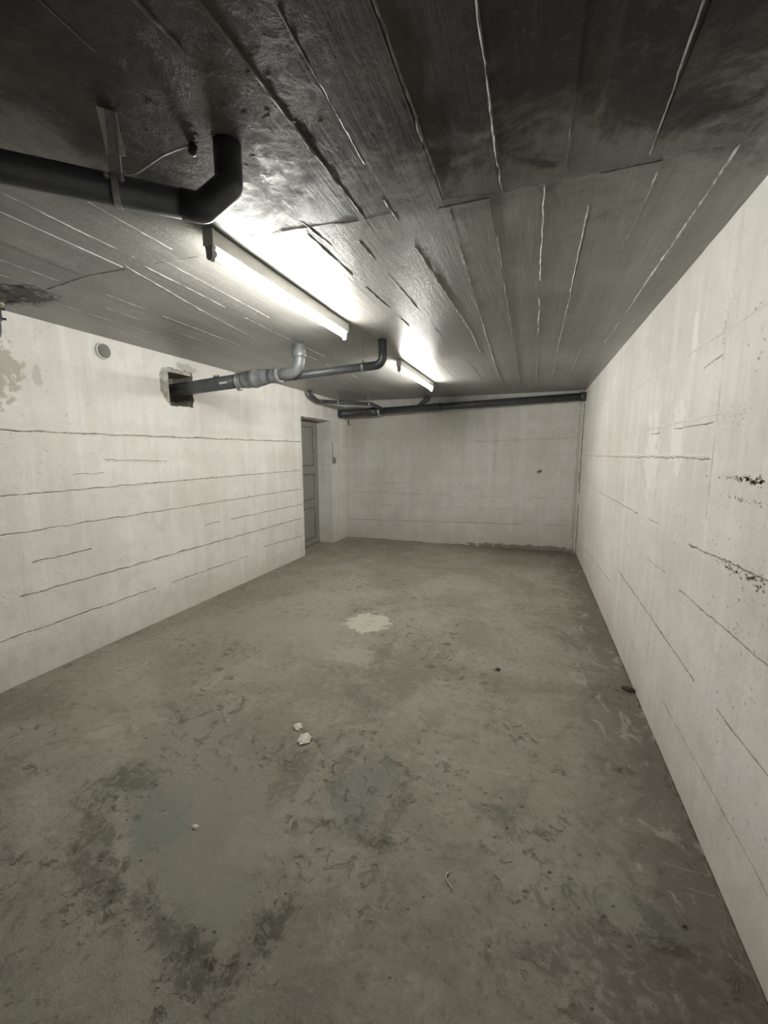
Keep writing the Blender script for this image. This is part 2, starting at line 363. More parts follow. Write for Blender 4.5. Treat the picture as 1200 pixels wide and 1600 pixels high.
def rock(bm, c, r, seed, sub=2, jag=0.35):
    res = bmesh.ops.create_icosphere(bm, subdivisions=sub, radius=1.0)
    for v in res['verts']:
        k = 1 + jag*noise.noise(v.co*1.7 + Vector((seed*3.1, seed, 0))) + 0.25*jag*noise.noise(v.co*5 + Vector((seed, 0, 0)))
        v.co = Vector((v.co.x*r[0]*k, v.co.y*r[1]*k, max(v.co.z*r[2]*k, -r[2]*0.55)))+Vector(c)
    return bm

# marks on a surface: place(u, v, h) turns surface coordinates plus height above the surface into a point
def on_right(u, v, h): return Vector((XR-h, u, v))
def on_left(u, v, h): return Vector((XL+h, u, v))
def on_back(u, v, h): return Vector((u, YB-h, v))
def on_ceil(u, v, h): return Vector((u, v, H-h))
def on_floor(u, v, h): return Vector((u, v, h))
def ridge(bm, place, pts, wid, hgt, mi, step=0.03, gap=0.0, wob=0.003, seed=0):
    """raised jagged fin left by a gap between shuttering boards"""
    pts = [Vector((p[0], p[1], 0)) for p in pts]; sam = []
    for a, b in zip(pts, pts[1:]):
        n = max(2, int((b-a).length/step)); sam += [a.lerp(b, i/n) for i in range(n)]
    sam.append(pts[-1]); rows = []
    for i, p in enumerate(sam):
        t = (sam[min(i+1, len(sam)-1)] - sam[max(i-1, 0)]).normalized(); nn = Vector((-t.y, t.x, 0))
        k = noise.noise(Vector((p.x*9, p.y*9, seed*5.3))); k2 = noise.noise(Vector((p.x*31+5, p.y*31, seed*2.7)))
        q = p + nn*wob*(k + k2*0.6); end = 0.15 if i in (0, len(sam)-1) else 1.0
        ww = wid*(0.65 + 0.7*abs(k2) + 0.3*k)*end; hh = max(hgt*(0.7 + 0.7*k2 + 0.6*k)*end, hgt*0.06)
        if gap and noise.noise(Vector((p.x*3.1, p.y*3.1, seed*7.7+3))) < -(gap-0.62)*1.5: hh = None
        rows.append((q, nn, ww, hh))
    prev = None
    for q, nn, ww, hh in rows:
        if hh is None: prev = None; continue
        a = q + nn*ww*0.5; b = q - nn*ww*0.5; m = q + nn*ww*0.12*random.uniform(-1, 1)
        cur = [bm.verts.new(place(a.x, a.y, 0)), bm.verts.new(place(m.x, m.y, hh)), bm.verts.new(place(b.x, b.y, 0))]
        if prev:
            for j in (0, 1):
                f = bm.faces.new((prev[j], prev[j+1], cur[j+1], cur[j])); f.material_index = mi
        prev = cur
def pits(bm, place, region, n, size, mi, seed=0, aspect=1.6, ang=0.0):
    rnd = random.Random(seed)
    for _ in range(n):
        u = rnd.gauss(0, 0.5); v = rnd.gauss(0, 0.5)
        cu = region[0] + u*region[2]; cv = region[1] + v*region[3]; s = size*rnd.uniform(0.35, 1.3); a0 = ang+rnd.uniform(-0.4, 0.4)
        m = rnd.randint(6, 9); vs = []
        for k in range(m):
            a = 2*pi*k/m; rr = s*rnd.uniform(0.6, 1.2); x = math.cos(a)*rr*aspect; y = math.sin(a)*rr
            vs.append(bm.verts.new(place(cu + x*math.cos(a0)-y*math.sin(a0), cv + x*math.sin(a0)+y*math.cos(a0), 0.0006)))
        bm.faces.new(vs).material_index = mi

# ------------------------------------------------------------------ setting
bm = NB()
box(bm, (XL-0.5, YR-0.2, -0.2), (XR+0.2, YB+0.2, 0.0))
ridge(bm, on_floor, [(XR-0.006, 0.2), (XR-0.008, 2.0), (XR-0.004, 6.5)], 0.020, 0.006, 1, 0.03, 0.7, 0.006, 3)
ridge(bm, on_floor, [(-3.0, YB-0.006), (0.66, YB-0.006)], 0.03, 0.008, 1, 0.03, 0.75, 0.006, 5)
ridge(bm, on_floor, [(-0.62, 1.87), (-0.28, 1.80), (-0.02, 1.80)], 0.005, 0.001, 2, 0.02, 0.7, 0.008, 9)
M_FDARK = simple('floor_dirt', (0.125, 0.112, 0.083), 0.9, 0, 0.4, 20)
M_FPALE = simple('floor_scuff', (0.36, 0.335, 0.27), 0.9, 0, 0.2, 30)
for cu, cv, su, sv, n, sz in ((-1.0, 0.80, 0.25, 0.08, 30, 0.006), (-0.72, 0.90, 0.1, 0.15, 24, 0.006), (-1.5, 0.95, 0.3, 0.15, 26, 0.005), (-0.05, 1.6, 0.12, 0.1, 12, 0.009), (0.1, 1.25, 0.3, 0.15, 16, 0.009), (0.42, 1.3, 0.12, 0.1, 12, 0.010),
                              (0.0, 1.1, 0.5, 0.35, 30, 0.005), (-0.8, 1.8, 0.5, 0.4, 20, 0.006), (0.35, 1.0, 0.25, 0.3, 18, 0.007), (-0.9, 2.4, 0.5, 0.3, 18, 0.008),
                              (-0.1, 1.5, 0.3, 0.2, 14, 0.006), (-0.3, 2.2, 0.6, 0.7, 16, 0.006), (-1.5, 0.75, 0.3, 0.15, 10, 0.006), (0.1, 0.78, 0.4, 0.15, 16, 0.005)):
    pits(bm, on_floor, (cu, cv, su, sv), n, sz*0.62, 1, int(cu*100+cv*10)+50, 1.7, 0.3)
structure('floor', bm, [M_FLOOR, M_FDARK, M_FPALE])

bm = NB()
box(bm, (XL-0.5, YR-0.2, H), (XR+0.2, YB+0.2, H+0.2))
FINS = [  # points on the ceiling, width, height
 ([(-0.147, 0.2), (-0.141, 0.94), (-0.136, 1.575)], 0.011, 0.010), ([(-0.335, 0.3), (-0.33, 0.951), (-0.326, 1.543)], 0.009, 0.008),
 ([(-0.322, 1.583), (-0.368, 3.327), (-0.40, 4.6), (-0.42, 6.4)], 0.008, 0.007), ([(-0.174, 1.658), (-0.183, 3.308), (-0.20, 6.3)], 0.008, 0.006),
 ([(-0.002, 1.588), (-0.003, 2.109), (0.0, 3.4)], 0.007, 0.005), ([(0.056, 1.305), (0.059, 1.441)], 0.008, 0.006),
 ([(0.251, 1.574), (0.249, 1.813)], 0.006, 0.005), ([(0.27, 0.6), (0.275, 1.091), (0.289, 1.552)], 0.008, 0.006), ([(0.332, 1.628), (0.323, 2.295)], 0.008, 0.007),
 ([(0.50, 1.2), (0.49, 1.364), (0.479, 1.559)], 0.008, 0.006), ([(0.52, 1.582), (0.512, 3.254), (0.5, 3.9)], 0.010, 0.009), ([(0.148, 1.756), (0.159, 2.807), (0.16, 4.0)], 0.007, 0.006),
 ([(-0.50, 0.3), (-0.51, 0.807), (-0.524, 1.38), (-0.525, 1.509), (-0.459, 3.12), (-0.47, 3.9)], 0.010, 0.009), ([(-0.66, 0.3), (-0.65, 0.756), (-0.633, 1.577)], 0.009, 0.007),
 ([(-0.77, 0.5), (-0.766, 0.714), (-0.759, 0.833)], 0.012, 0.008), ([(-0.94, 0.4), (-0.941, 0.65), (-0.941, 0.91)], 0.008, 0.006),
 ([(-2.10, 0.9), (-2.096, 1.191), (-2.089, 1.552)], 0.008, 0.010), ([(-2.49, 1.2), (-2.487, 1.421), (-2.467, 1.581)], 0.008, 0.007),
 ([(-1.134, 1.371), (-1.098, 1.541)], 0.008, 0.006), ([(-0.889, 1.581), (-0.845, 2.896)], 0.008, 0.008), ([(-0.717, 1.698), (-0.695, 2.67), (-0.68, 3.6)], 0.007, 0.006),
 ([(-1.748, 1.567), (-1.805, 2.7), (-1.81, 3.5)], 0.006, 0.006), ([(-1.832, 1.536), (-1.96, 2.2), (-2.042, 2.793)], 0.006, 0.006), ([(-0.865, 1.492), (-0.84, 1.709)], 0.007, 0.006),
 ([(-1.62, 1.55), (-1.64, 2.4)], 0.005, 0.004), ([(-2.25, 1.75), (-2.27, 2.9)], 0.006, 0.006), ([(-2.45, 1.9), (-2.46, 2.7)], 0.005, 0.005), ([(-2.65, 1.8), (-2.66, 2.9)], 0.005, 0.004),
 ([(-2.83, 1.9), (-2.84, 2.6)], 0.005, 0.004), ([(-1.95, 3.3), (-1.96, 4.6)], 0.006, 0.005), ([(-2.25, 3.7), (-2.26, 5.0)], 0.006, 0.005), ([(-1.72, 1.0), (-1.72, 1.5)], 0.006, 0.006),
 ([(-1.5, 1.1), (-1.5, 1.5)], 0.006, 0.005), ([(-1.88, 0.95), (-1.87, 1.54)], 0.006, 0.006), ([(-2.30, 1.1), (-2.30, 1.55)], 0.006, 0.005), ([(-0.9, 3.6), (-0.9, 5.8)], 0.006, 0.004), ([(-0.62, 4.0), (-0.62, 6.0)], 0.006, 0.005),
 ([(0.0, 4.2), (0.0, 6.3)], 0.006, 0.004), ([(0.17, 4.6), (0.17, 6.3)], 0.006, 0.004), ([(0.35, 3.2), (0.35, 5.5)], 0.006, 0.004),
 ([(-2.968, 1.62), (-2.5, 1.60), (-2.089, 1.552), (-1.75, 1.57), (-1.404, 1.58)], 0.010, 0.008), ([(-1.116, 1.557), (-0.972, 1.525), (-0.661, 1.567)], 0.012, 0.009),
 ([(-0.66, 1.567), (-0.337, 1.546), (-0.125, 1.579), (0.252, 1.577), (0.505, 1.569), (0.62, 1.55)], 0.007, 0.004)]
for i, (p, wd, hg) in enumerate(FINS):
    xm = p[0][0]
    if -1.3 < xm < -0.4 and p[0][1] > 1.3: hg *= 0.40; wd *= 0.8
    elif xm < -1.4: hg *= 0.5; wd *= 0.62
    elif -1.0 < xm < -0.45: hg *= 0.6
    ridge(bm, on_ceil, p, wd, hg, 2 if p[0][1] < 1.4 and xm > -1.3 and p[-1][1] < 1.7 else 1, 0.018, 0.86 if i < len(FINS)-3 else 0.95, 0.004, i+1)
# shuttering boards that sat a few millimetres deeper or shallower
for x0, x1, y0, y1, d in ((-0.512, -0.335, 0.2, 1.55, 0.004), (-0.14, 0.06, 0.2, 1.56, 0.003), (0.29, 0.49, 0.6, 1.56, 0.003), (-0.36, -0.18, 1.59, 6.3, 0.003), (0.16, 0.33, 1.58, 4.0, 0.003), (-2.09, -1.85, 0.4, 1.54, 0.005)):
    box(bm, (x0, y0, H-d), (x1, y1, H+0.01))
# crumbled mortar round the near pipe and at the left pipe
rnd = random.Random(3)
for _ in range(30):
    a = rnd.uniform(0, 2*pi); rr = rnd.uniform(0.06, 0.36); s = rnd.uniform(0.003, 0.008)
    rock(bm, (-0.88+rr*math.cos(a)*1.0, 1.06+rr*math.sin(a)*0.5, H), (s*1.8, s, s*0.35), rnd.uniform(0, 50), 1)
for _ in range(18):
    s = rnd.uniform(0.01, 0.03)
    rock(bm, (-2.75+rnd.uniform(-0.2, 0.2), 1.58+rnd.uniform(-0.09, 0.12), H), (s*1.8, s*1.3, s*0.5), rnd.uniform(0, 50), 1)
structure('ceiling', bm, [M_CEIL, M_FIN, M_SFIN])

# left wall with its doorway, the broken pipe hole and the vent bore
DY0, DY1, DZ = 5.145, 6.060, 2.00
def jag_line(a, b, n, amp, seed):
    out = []
    for i in range(n):
        t = i/n; k = noise.noise(Vector((i*0.9, seed*3.7, 1.3)))*amp
        d = Vector((b[0]-a[0], b[1]-a[1])).normalized()
        out.append((a[0]+(b[0]-a[0])*t - d.y*k, a[1]+(b[1]-a[1])*t + d.x*k))
    return out
outer = [(YR-0.2, 0), *jag_line((DY0, 0), (DY0, DZ), 26, 0.010, 1), *jag_line((DY0, DZ), (DY1, DZ), 14, 0.012, 2), *jag_line((DY1, DZ), (DY1, 0), 20, 0.008, 3), (DY1, 0), (YB+0.2, 0), (YB+0.2, H), (YR-0.2, H)]
hole = jag_line((2.925, 1.905), (2.925, 1.910), 1, 0, 4) + jag_line((2.925, 1.910), (3.19, 1.915), 9, 0.016, 4) + jag_line((3.19, 1.915), (3.192, 2.235), 9, 0.016, 5) + jag_line((3.192, 2.235), (2.93, 2.240), 9, 0.02, 6) + jag_line((2.93, 2.245), (2.85, 2.225), 3, 0.008, 7) + jag_line((2.85, 2.225), (2.822, 2.17), 3, 0.006, 8) + jag_line((2.822, 2.17), (2.822, 2.03), 6, 0.006, 9) + jag_line((2.822, 2.03), (2.86, 1.96), 4, 0.006, 10) + jag_line((2.86, 1.96), (2.925, 1.905), 4, 0.006, 11)
VY, VZ = 2.326, 2.244
vent = [(VY+0.057*math.cos(2*pi*k/32), VZ+0.057*math.sin(2*pi*k/32)) for k in range(32)]
bm = NB(); edges = []
loops = []
for lp in (outer, hole, vent):
    vs = [bm.verts.new((XL, y, z)) for y, z in lp]; loops.append(vs)
    edges += [bm.edges.new((vs[i], vs[(i+1) % len(vs)])) for i in range(len(vs))]
bmesh.ops.triangle_fill(bm, use_beauty=True, use_dissolve=False, edges=edges)
def reveal(vs, depth, mi, close, cl_mi=1):
    bk = [bm.verts.new(v.co - Vector((depth, 0, 0))) for v in vs]
    for i in range(len(vs)-(0 if close else 1)):
        j = (i+1) % len(vs)
        bm.faces.new((vs[i], vs[j], bk[j], bk[i])).material_index = mi
    if close: bm.faces.new(bk).material_index = cl_mi
reveal(loops[0][1:1+26+14+20+1], 0.27, 0, False)
reveal(loops[1], 0.24, 1, True)
reveal(loops[2], 0.22, 1, True)
box(bm, (XL-0.26, 2.80, 1.89), (XL-0.012, 2.926, 2.26), 5)
box(bm, (XL-0.26, 2.92, 2.205), (XL-0.010, 3.20, 2.26), 5)
box(bm, (XL-0.45, YR-0.2, 0), (XL-0.40, YB+0.2, H))
for u in ((1.62, 1.632, 5.1, 1.643),): pass
LW = [([(1.2, 1.627), (3.4, 1.632), (5.13, 1.643)], 0.010, 0.98), ([(2.244, 1.440), (2.839, 1.412)], 0.005, 0.9), ([(1.2, 1.222), (2.6, 1.232), (4.0, 1.240), (5.1, 1.246)], 0.008, 0.92),
      ([(1.2, 0.984), (5.12, 0.983)], 0.008, 0.95), ([(1.557, 0.774), (2.101, 0.78)], 0.008, 0.95), ([(3.231, 0.774), (5.12, 0.765)], 0.008, 0.9), ([(1.604, 0.57), (3.4, 0.568), (5.12, 0.564)], 0.010, 0.99),
      ([(1.2, 0.326), (3.672, 0.30)], 0.008, 0.95), ([(4.1, 0.345), (5.12, 0.305)], 0.008, 0.85), ([(3.7, 0.30), (4.1, 0.30)], 0.006, 0.6), ([(2.0, 1.34), (2.5, 1.33)], 0.004, 0.7)]
for i, (p, wd, g) in enumerate(LW):
    ridge(bm, on_left, p, wd*1.35, 0.0022, 2, 0.016, g, 0.008, i+21)
    ridge(bm, on_left, [(a, b-0.011) for a, b in p], 0.012, 0.0035, 3, 0.03, g-0.1, 0.003, i+21)
for yy, z0, z1 in ((2.22, 0.6, 1.3), (3.55, 0.35, 1.25), (2.75, 0.95, 1.25), (1.66, 0.55, 1.0), (4.35, 1.3, 1.9)):
    ridge(bm, on_left, [(yy, z0), (yy, z1)], 0.008, 0.002, 3, 0.03, 0.8, 0.003, yy)
pits(bm, on_left, (1.75, 1.45, 0.35, 0.25), 26, 0.004, 4, 1); pits(bm, on_left, (2.0, 0.2, 0.8, 0.25), 46, 0.003, 4, 2)
pits(bm, on_left, (1.9, 2.0, 0.12, 0.2), 26, 0.003, 4, 3); pits(bm, on_left, (2.6, 0.7, 1.2, 0.5), 40, 0.003, 4, 4)
pits(bm, on_left, (3.8, 1.0, 1.0, 0.6), 26, 0.003, 4, 5); pits(bm, on_left, (2.1, 1.75, 0.25, 0.15), 12, 0.004, 4, 6); pits(bm, on_left, (4.9, 0.3, 0.2, 0.3), 24, 0.003, 4, 7)
structure('wall_left', bm, [M_LEFT, M_RAW, M_CRACK, M_RIDGE, M_PIT, M_MORTAR])

bm = NB(); box(bm, (XR, YR-0.2, 0), (XR+0.2, YB+0.2, H))
RW = [([(6.134, 1.436), (3.6, 1.444), (1.989, 1.451)], 0.006, 0.9), ([(5.049, 1.073), (3.4, 1.08), (2.415, 1.088)], 0.006, 0.9), ([(2.135, 1.075), (1.8, 1.09), (1.3, 1.112)], 0.007, 0.85),
      ([(3.56, 0.569), (2.6, 0.56), (1.909, 0.546)], 0.009, 1.0), ([(3.305, 0.828), (2.401, 0.868)], 0.004, 0.75), ([(2.197, 0.849), (1.2, 0.868)], 0.006, 0.93),
      ([(5.512, 0.30), (3.773, 0.40)], 0.006, 0.9), ([(2.9, 1.585), (1.99, 1.595)], 0.005, 0.75), ([(2.304, 1.814), (1.964, 1.85)], 0.004, 0.85), ([(2.3, 0.25), (1.0, 0.27)], 0.005, 0.75), ([(1.7, 0.56), (1.0, 0.58)], 0.006, 0.7)]
for i, (p, wd, g) in enumerate(RW):
    ridge(bm, on_right, p, wd*1.1, 0.0022, 1, 0.012, g, 0.006, i+41)
for i, p in enumerate(([(6.5, 1.916), (3.5, 1.925), (1.2, 1.935)], [(4.449, 1.61), (1.916, 1.623)], [(6.0, 1.452), (2.0, 1.462)], [(5.0, 1.06), (2.4, 1.07)], [(1.97, 1.2), (1.96, 2.1)], [(2.9, 1.5), (2.9, 2.0)])):
    ridge(bm, on_right, p, 0.014, 0.004, 2, 0.03, 0.88, 0.003, i+61)
for cu, cv, su, sv, n, s in ((1.70, 1.389, 0.16, 0.010, 50, 0.006), (1.60, 1.383, 0.10, 0.014, 34, 0.007), (1.70, 1.318, 0.17, 0.010, 30, 0.005), (1.6, 0.98, 0.3, 0.14, 50, 0.005), (1.75, 1.60, 0.14, 0.04, 36, 0.004),
                            (1.9, 1.2, 0.3, 0.3, 30, 0.004), (1.6, 0.75, 0.4, 0.25, 44, 0.005), (1.98, 1.95, 0.008, 0.12, 16, 0.006), (1.7, 1.85, 0.15, 0.12, 16, 0.006), (2.3, 1.15, 0.15, 0.1, 14, 0.006),
                            (1.5, 0.3, 0.5, 0.25, 50, 0.004), (1.15, 0.30, 0.02, 0.03, 8, 0.010), (2.5, 0.6, 0.7, 0.4, 30, 0.0035), (1.65, 1.08, 0.25, 0.019, 60, 0.007)):
    pits(bm, on_right, (cu, cv, su, sv), n, s*0.75, 1 if sv < 0.02 or su == 0.02 else 3, int(cu*100+cv*1000))
structure('wall_right', bm, [M_RIGHT, M_CRACK, M_RIDGE, M_PIT])

bm = NB(); box(bm, (XL-0.5, YB, 0), (XR+0.2, YB+0.2, H))
for i, (p, wd, g) in enumerate((([(-3.05, 0.325), (-1.2, 0.365), (0.55, 0.405)], 0.010, 0.97), ([(-3.05, 0.813), (0.6, 0.802)], 0.006, 0.72), ([(-0.877, 1.653), (0.6, 1.689)], 0.007, 0.9), ([(-2.9, 0.60), (-0.2, 0.62)], 0.005, 0.7), ([(-2.9, 0.95), (-1.5, 1.0)], 0.006, 0.8))):
    ridge(bm, on_back, p, wd, 0.002, 1, 0.03, g, 0.005, i+81)
ridge(bm, on_back, [(XR-0.02, 0.0), (XR-0.025, 2.2)], 0.02, 0.006, 2, 0.04, 0.9, 0.006, 90)
ridge(bm, on_back, [(XR-0.006, 0.0), (XR-0.006, 2.2)], 0.02, 0.002, 1, 0.04, 0.95, 0.004, 91)
pits(bm, on_back, (0.1, 1.2, 0.03, 0.02), 3, 0.02, 1, 9); pits(bm, on_back, (-1.5, 1.0, 1.8, 0.7), 50, 0.007, 1, 10)
for i, xx in enumerate((-1.35, -1.05, -0.72, -0.42, 0.02)): pits(bm, on_back, (xx, 0.66, 0.04, 0.02), 3, 0.014, 2, 30+i)
pits(bm, on_back, (-2.98, 2.0, 0.06, 0.04), 9, 0.02, 1, 44, 0.7)
structure('wall_back', bm, [M_BACK, M_CRACK, M_RIDGE, M_PIT])
bm = NB(); box(bm, (XL-0.5, YR-0.2, 0), (XR+0.2, YR, H))
structure('wall_rear_unseen', bm, simple('rear_bounce_cut', (0.08, 0.078, 0.07), 0.7))  # unseen wall, placed close and made dark to cut bounce onto the near ceiling

# door in the recess
DX = -3.325
bm = NB()
box(bm, (DX-0.05, DY0+0.02, 0.012), (DX-0.012, DY1-0.012, 1.985), 1)
ZP = [(0.10, 0.62), (0.74, 1.16), (1.28, 1.90)]; YP0, YP1 = DY0+0.14, DY1-0.14
y0, y1 = DY0+0.02, DY1-0.012
for lo, hi in (((y0, 0.012), (YP0, 1.985)), ((YP1, 0.012), (y1, 1.985)), ((YP0, 0.012), (YP1, 0.10)), ((YP0, 0.62), (YP1, 0.74)), ((YP0, 1.16), (YP1, 1.28)), ((YP0, 1.90), (YP1, 1.985))):
    box(bm, (DX-0.015, lo[0], lo[1]), (DX, hi[0], hi[1]))
door = structure('door_1', bm, [M_DOOR, M_DGAP])
for z0, z1 in ZP:
    bm = NB(); box(bm, (DX-0.013, YP0+0.018, z0+0.018), (DX-0.004, YP1-0.018, z1-0.018), 0, 0.003)
    obj('door_panel', bm, M_DOOR, door)
bm = NB()
for lo, hi in (((DY0-0.01, 0), (DY0+0.018, 2.0)), ((DY1-0.010, 0), (DY1+0.01, 2.0)), ((DY0, 1.987), (DY1, 2.02))):
    box(bm, (DX-0.05, lo[0], lo[1]), (DX-0.008, hi[0], hi[1]))
obj('door_frame', bm, M_DGAP, door)
bm = NB(); sweep(bm, fillet([(DX, DY0+0.09, 1.02), (DX+0.05, DY0+0.09, 1.02), (DX+0.05, DY0+0.20, 1.02)], 0.015), 0.009, 10)
lathe(bm, (DX, DY0+0.09, 1.02), (1, 0, 0), [(0, 0.024), (0.008, 0.022)])
obj('door_handle', bm, M_ZINC, door, True)

# ------------------------------------------------------------------ fluorescent battens
def batten(y0, y1, xc, label):
    L = y1-y0
    t = thing('batten_light', (xc, y0, H), label, 'ceiling light', 'fluorescent battens on the ceiling')
    hw = 0.0225; zb = 2.289
    bm = NB(); box(bm, (xc-hw, y0, zb), (xc+hw, y1, H-0.002), 0, 0.003)
    box(bm, (xc-hw-0.002, y0-0.002, zb-0.001), (xc+hw+0.002, y0+0.006, H-0.0015), 0, 0.001)
    box(bm, (xc-hw-0.002, y1-0.006, zb-0.001), (xc+hw+0.002, y1+0.002, H-0.0015), 0, 0.001)
    obj('housing', bm, M_HOUSE, t)
    for ye, s in ((y0, 1), (y1, -1)):
        bm = NB()
        a = ye+0.002*s; b = ye+0.022*s; ya, yb = min(a, b), max(a, b)
        prof = [(-0.0205, zb+0.002), (0.0205, zb+0.002), (0.016, zb-0.012), (0.0145, zb-0.039)]
        prof += [(0.0145*math.cos(k*pi/8), zb-0.039-0.0145*math.sin(k*pi/8)) for k in range(1, 8)] + [(-0.0145, zb-0.039), (-0.016, zb-0.012)]
        f1 = [bm.verts.new((xc+px, ya, pz)) for px, pz in prof]; f2 = [bm.verts.new((xc+px, yb, pz)) for px, pz in prof]
        bm.faces.new(f1); bm.faces.new(f2[::-1])
        for i in range(len(prof)):
            j = (i+1) % len(prof); bm.faces.new((f1[i], f2[i], f2[j], f1[j]))
        bmesh.ops.recalc_face_normals(bm, faces=bm.faces[:])
        h = obj('lampholder', bm, M_HOLD, t)
    zt = zb-0.0205
    bm = NB(); lathe(bm, (xc, y0+0.03, zt), (0, 1, 0), [(0, 0.0165), (L-0.06, 0.0165)], 20)
    tube = obj('tube', bm, M_TUBE, t, True); tube['label'] = 'glowing white fluorescent tube'
    for ye, s in ((y0+0.020, 1), (y1-0.020, -1)):
        bm = NB(); lathe(bm, (xc, ye, zt), (0, s, 0), [(0, 0.0165), (0.012, 0.0168)], 20)
        obj('end_cap', bm, M_ZINC, tube, True)
    return t
batten(1.412, 2.680, -1.2345, 'longer looking lit fluorescent batten nearest the camera, beside the black pipe elbow')
batten(3.832, 5.180, -1.2200, 'smaller looking lit fluorescent batten farther back, towards the end wall')

# ------------------------------------------------------------------ near black pipe with bracket
ev = Vector((-0.857, 1.080, H)); dh = Vector((-0.735, -0.678, 0)).normalized(); zp = 2.167
e1 = Vector((ev.x, ev.y, zp+0.075)); e2 = Vector((ev.x, ev.y, zp)) + dh*0.075
endp = e2 + dh*((YR+0.002-e2.y)/dh.y)
t = thing('drain_pipe', (ev.x, ev.y, H), 'black plastic drain pipe nearest the camera, bending up into the ceiling by the first light', 'pipe')
bm = NB(); sweep(bm, [e2+dh*0.045, endp], 0.0365, 28); obj('pipe', bm, M_PVC, t, True)
bm = NB(); sweep(bm, fillet([ev, e1, e2, e2+dh*0.055], 0.035, 6), 0.0385, 28); obj('elbow', bm, M_PVC, t, True)

bc = Vector((-1.078, 0.905, 0)); bdir = dh; bn = Vector((-dh.y, dh.x, 0))
tp = (bc - Vector((e2.x, e2.y, 0))).dot(dh); bc = Vector((e2.x, e2.y, 0)) + dh*tp
t = thing('pipe_bracket', (bc.x, bc.y, H), 'grey steel hanger bracket clamping the near black pipe to the ceiling', 'bracket')
def obox(bm, c, ax, half, mi=0):
    """box with centre c, half sizes along axes ax"""
    vs = []
    for i in (-1, 1):
        for j in (-1, 1):
            for k in (-1, 1): vs.append(bm.verts.new(Vector(c) + ax[0]*half[0]*i + ax[1]*half[1]*j + ax[2]*half[2]*k))
    for q in ((0, 1, 3, 2), (4, 6, 7, 5), (0, 4, 5, 1), (2, 3, 7, 6), (0, 2, 6, 4), (1, 5, 7, 3)):
        bm.faces.new([vs[i] for i in q]).material_index = mi
    return bm
Z = Vector((0, 0, 1)); ax = (dh, bn, Z)
hz = H-zp-0.036
bm = NB(); obox(bm, bc+Z*(H-hz/2) + bn*0.008, ax, (0.0125, 0.0015, hz/2))
obox(bm, bc+Z*(H-hz/2) + bn*0.002 + dh*0.0125, ax, (0.0012, 0.006, hz/2)); obox(bm, bc+Z*(H-hz/2) + bn*0.002 - dh*0.0125, ax, (0.0012, 0.006, hz/2))
obj('channel', bm, M_GALV, t)
for s, prof in ((1, ((0.0, 0.001), (0.017, 0.001), (0.003, 0.105), (0.0, 0.105))), (-1, ((0.0, 0.012), (0.002, 0.012), (0.016, 0.100), (0.0, 0.104)))):    # tapering side wings
    bm = NB(); o = bc + dh*0.0125*s + bn*0.010
    a = [o + dh*u*s + Z*(H-v) for u, v in prof]
    f1 = [bm.verts.new(p) for p in a]; f2 = [bm.verts.new(p + bn*0.002) for p in a]
    bm.faces.new(f1); bm.faces.new(f2[::-1])
    for i in range(4): bm.faces.new((f1[i], f2[i], f2[(i+1) % 4], f1[(i+1) % 4]))
    bmesh.ops.recalc_face_normals(bm, faces=bm.faces[:]); obj('flange', bm, M_HOUSE, t)
bm = NB(); n = 28; r0, r1 = 0.0368, 0.0395
for hw, in ((0.008,),):
    rings = []
    for sx, rr in ((-hw, r0), (-hw, r1), (hw, r1), (hw, r0)):
        rings.append([bm.verts.new(bc + Z*zp + dh*sx + (bn*math.cos(2*pi*k/n) + Z*math.sin(2*pi*k/n))*rr) for k in range(n)])
    for i in range(4):
        for k in range(n): bm.faces.new((rings[i][k], rings[i][(k+1) % n], rings[(i+1) % 4][(k+1) % n], rings[(i+1) % 4][k]))
bmesh.ops.recalc_face_normals(bm, faces=bm.faces[:]); obj('clamp', bm, M_GALV, t, True)
for s in (-1, 1):
    bm = NB(); lathe(bm, bc + Z*(zp+0.012) + bn*0.036 + dh*0.016*s, bn, [(-0.004, 0.007), (0.006, 0.007), (0.006, 0.0035), (0.014, 0.0035)], 8)
    obj('bolt', bm, M_GALV, t)
bm = NB(); q0 = bc + Z*(zp+0.040) + bn*(-0.004)
sweep(bm, fillet([q0, q0 - dh*0.05 + Z*0.012 + bn*0.01, q0 - dh*0.115 + Z*0.055 + bn*0.035, Vector((-0.955, 1.045, H))], 0.03), 0.0028, 8)
obj('brace_rod', bm, M_GALV, t, True)
bm = NB(); lathe(bm, (-0.955, 1.045, H-0.028), (0.2, 0.2, 1), [(0, 0.005), (0.004, 0.011), (0.028, 0.012)], 12); obj('rod_anchor', bm, M_PVC, t, True)

# ------------------------------------------------------------------ waste pipe from the wall hole with silver fittings
YW = 3.045
def zl(x): return 2.067 + (x+3.07)*0.0555
def pt(x, dz=0): return Vector((x, YW, zl(x)+dz))
axd = (pt(-1) - pt(-2)).normalized()
t = thing('waste_pipe', (-3.07, YW, 2.067), 'thick black waste pipe leaving the broken wall hole, with silver elbow up to the ceiling', 'pipe')
bm = NB(); sweep(bm, [pt(-3.29), pt(-2.36)], 0.058, 32); p = obj('pipe', bm, M_PVC3, t, True)
bm = NB()
for s in (-0.012, 0.022):
    obox(bm, pt(-2.66+s, 0.066), (axd, Vector((0, 1, 0)), Z), (0.004, 0.012, 0.010))
obox(bm, pt(-2.655, 0.0595), (axd, Vector((0, 1, 0)), Z), (0.03, 0.014, 0.003))
obj('pipe_lug', bm, M_PVC3, p)
bm = NB()
for i in range(6):
    for j in range(3): pass
n = 8
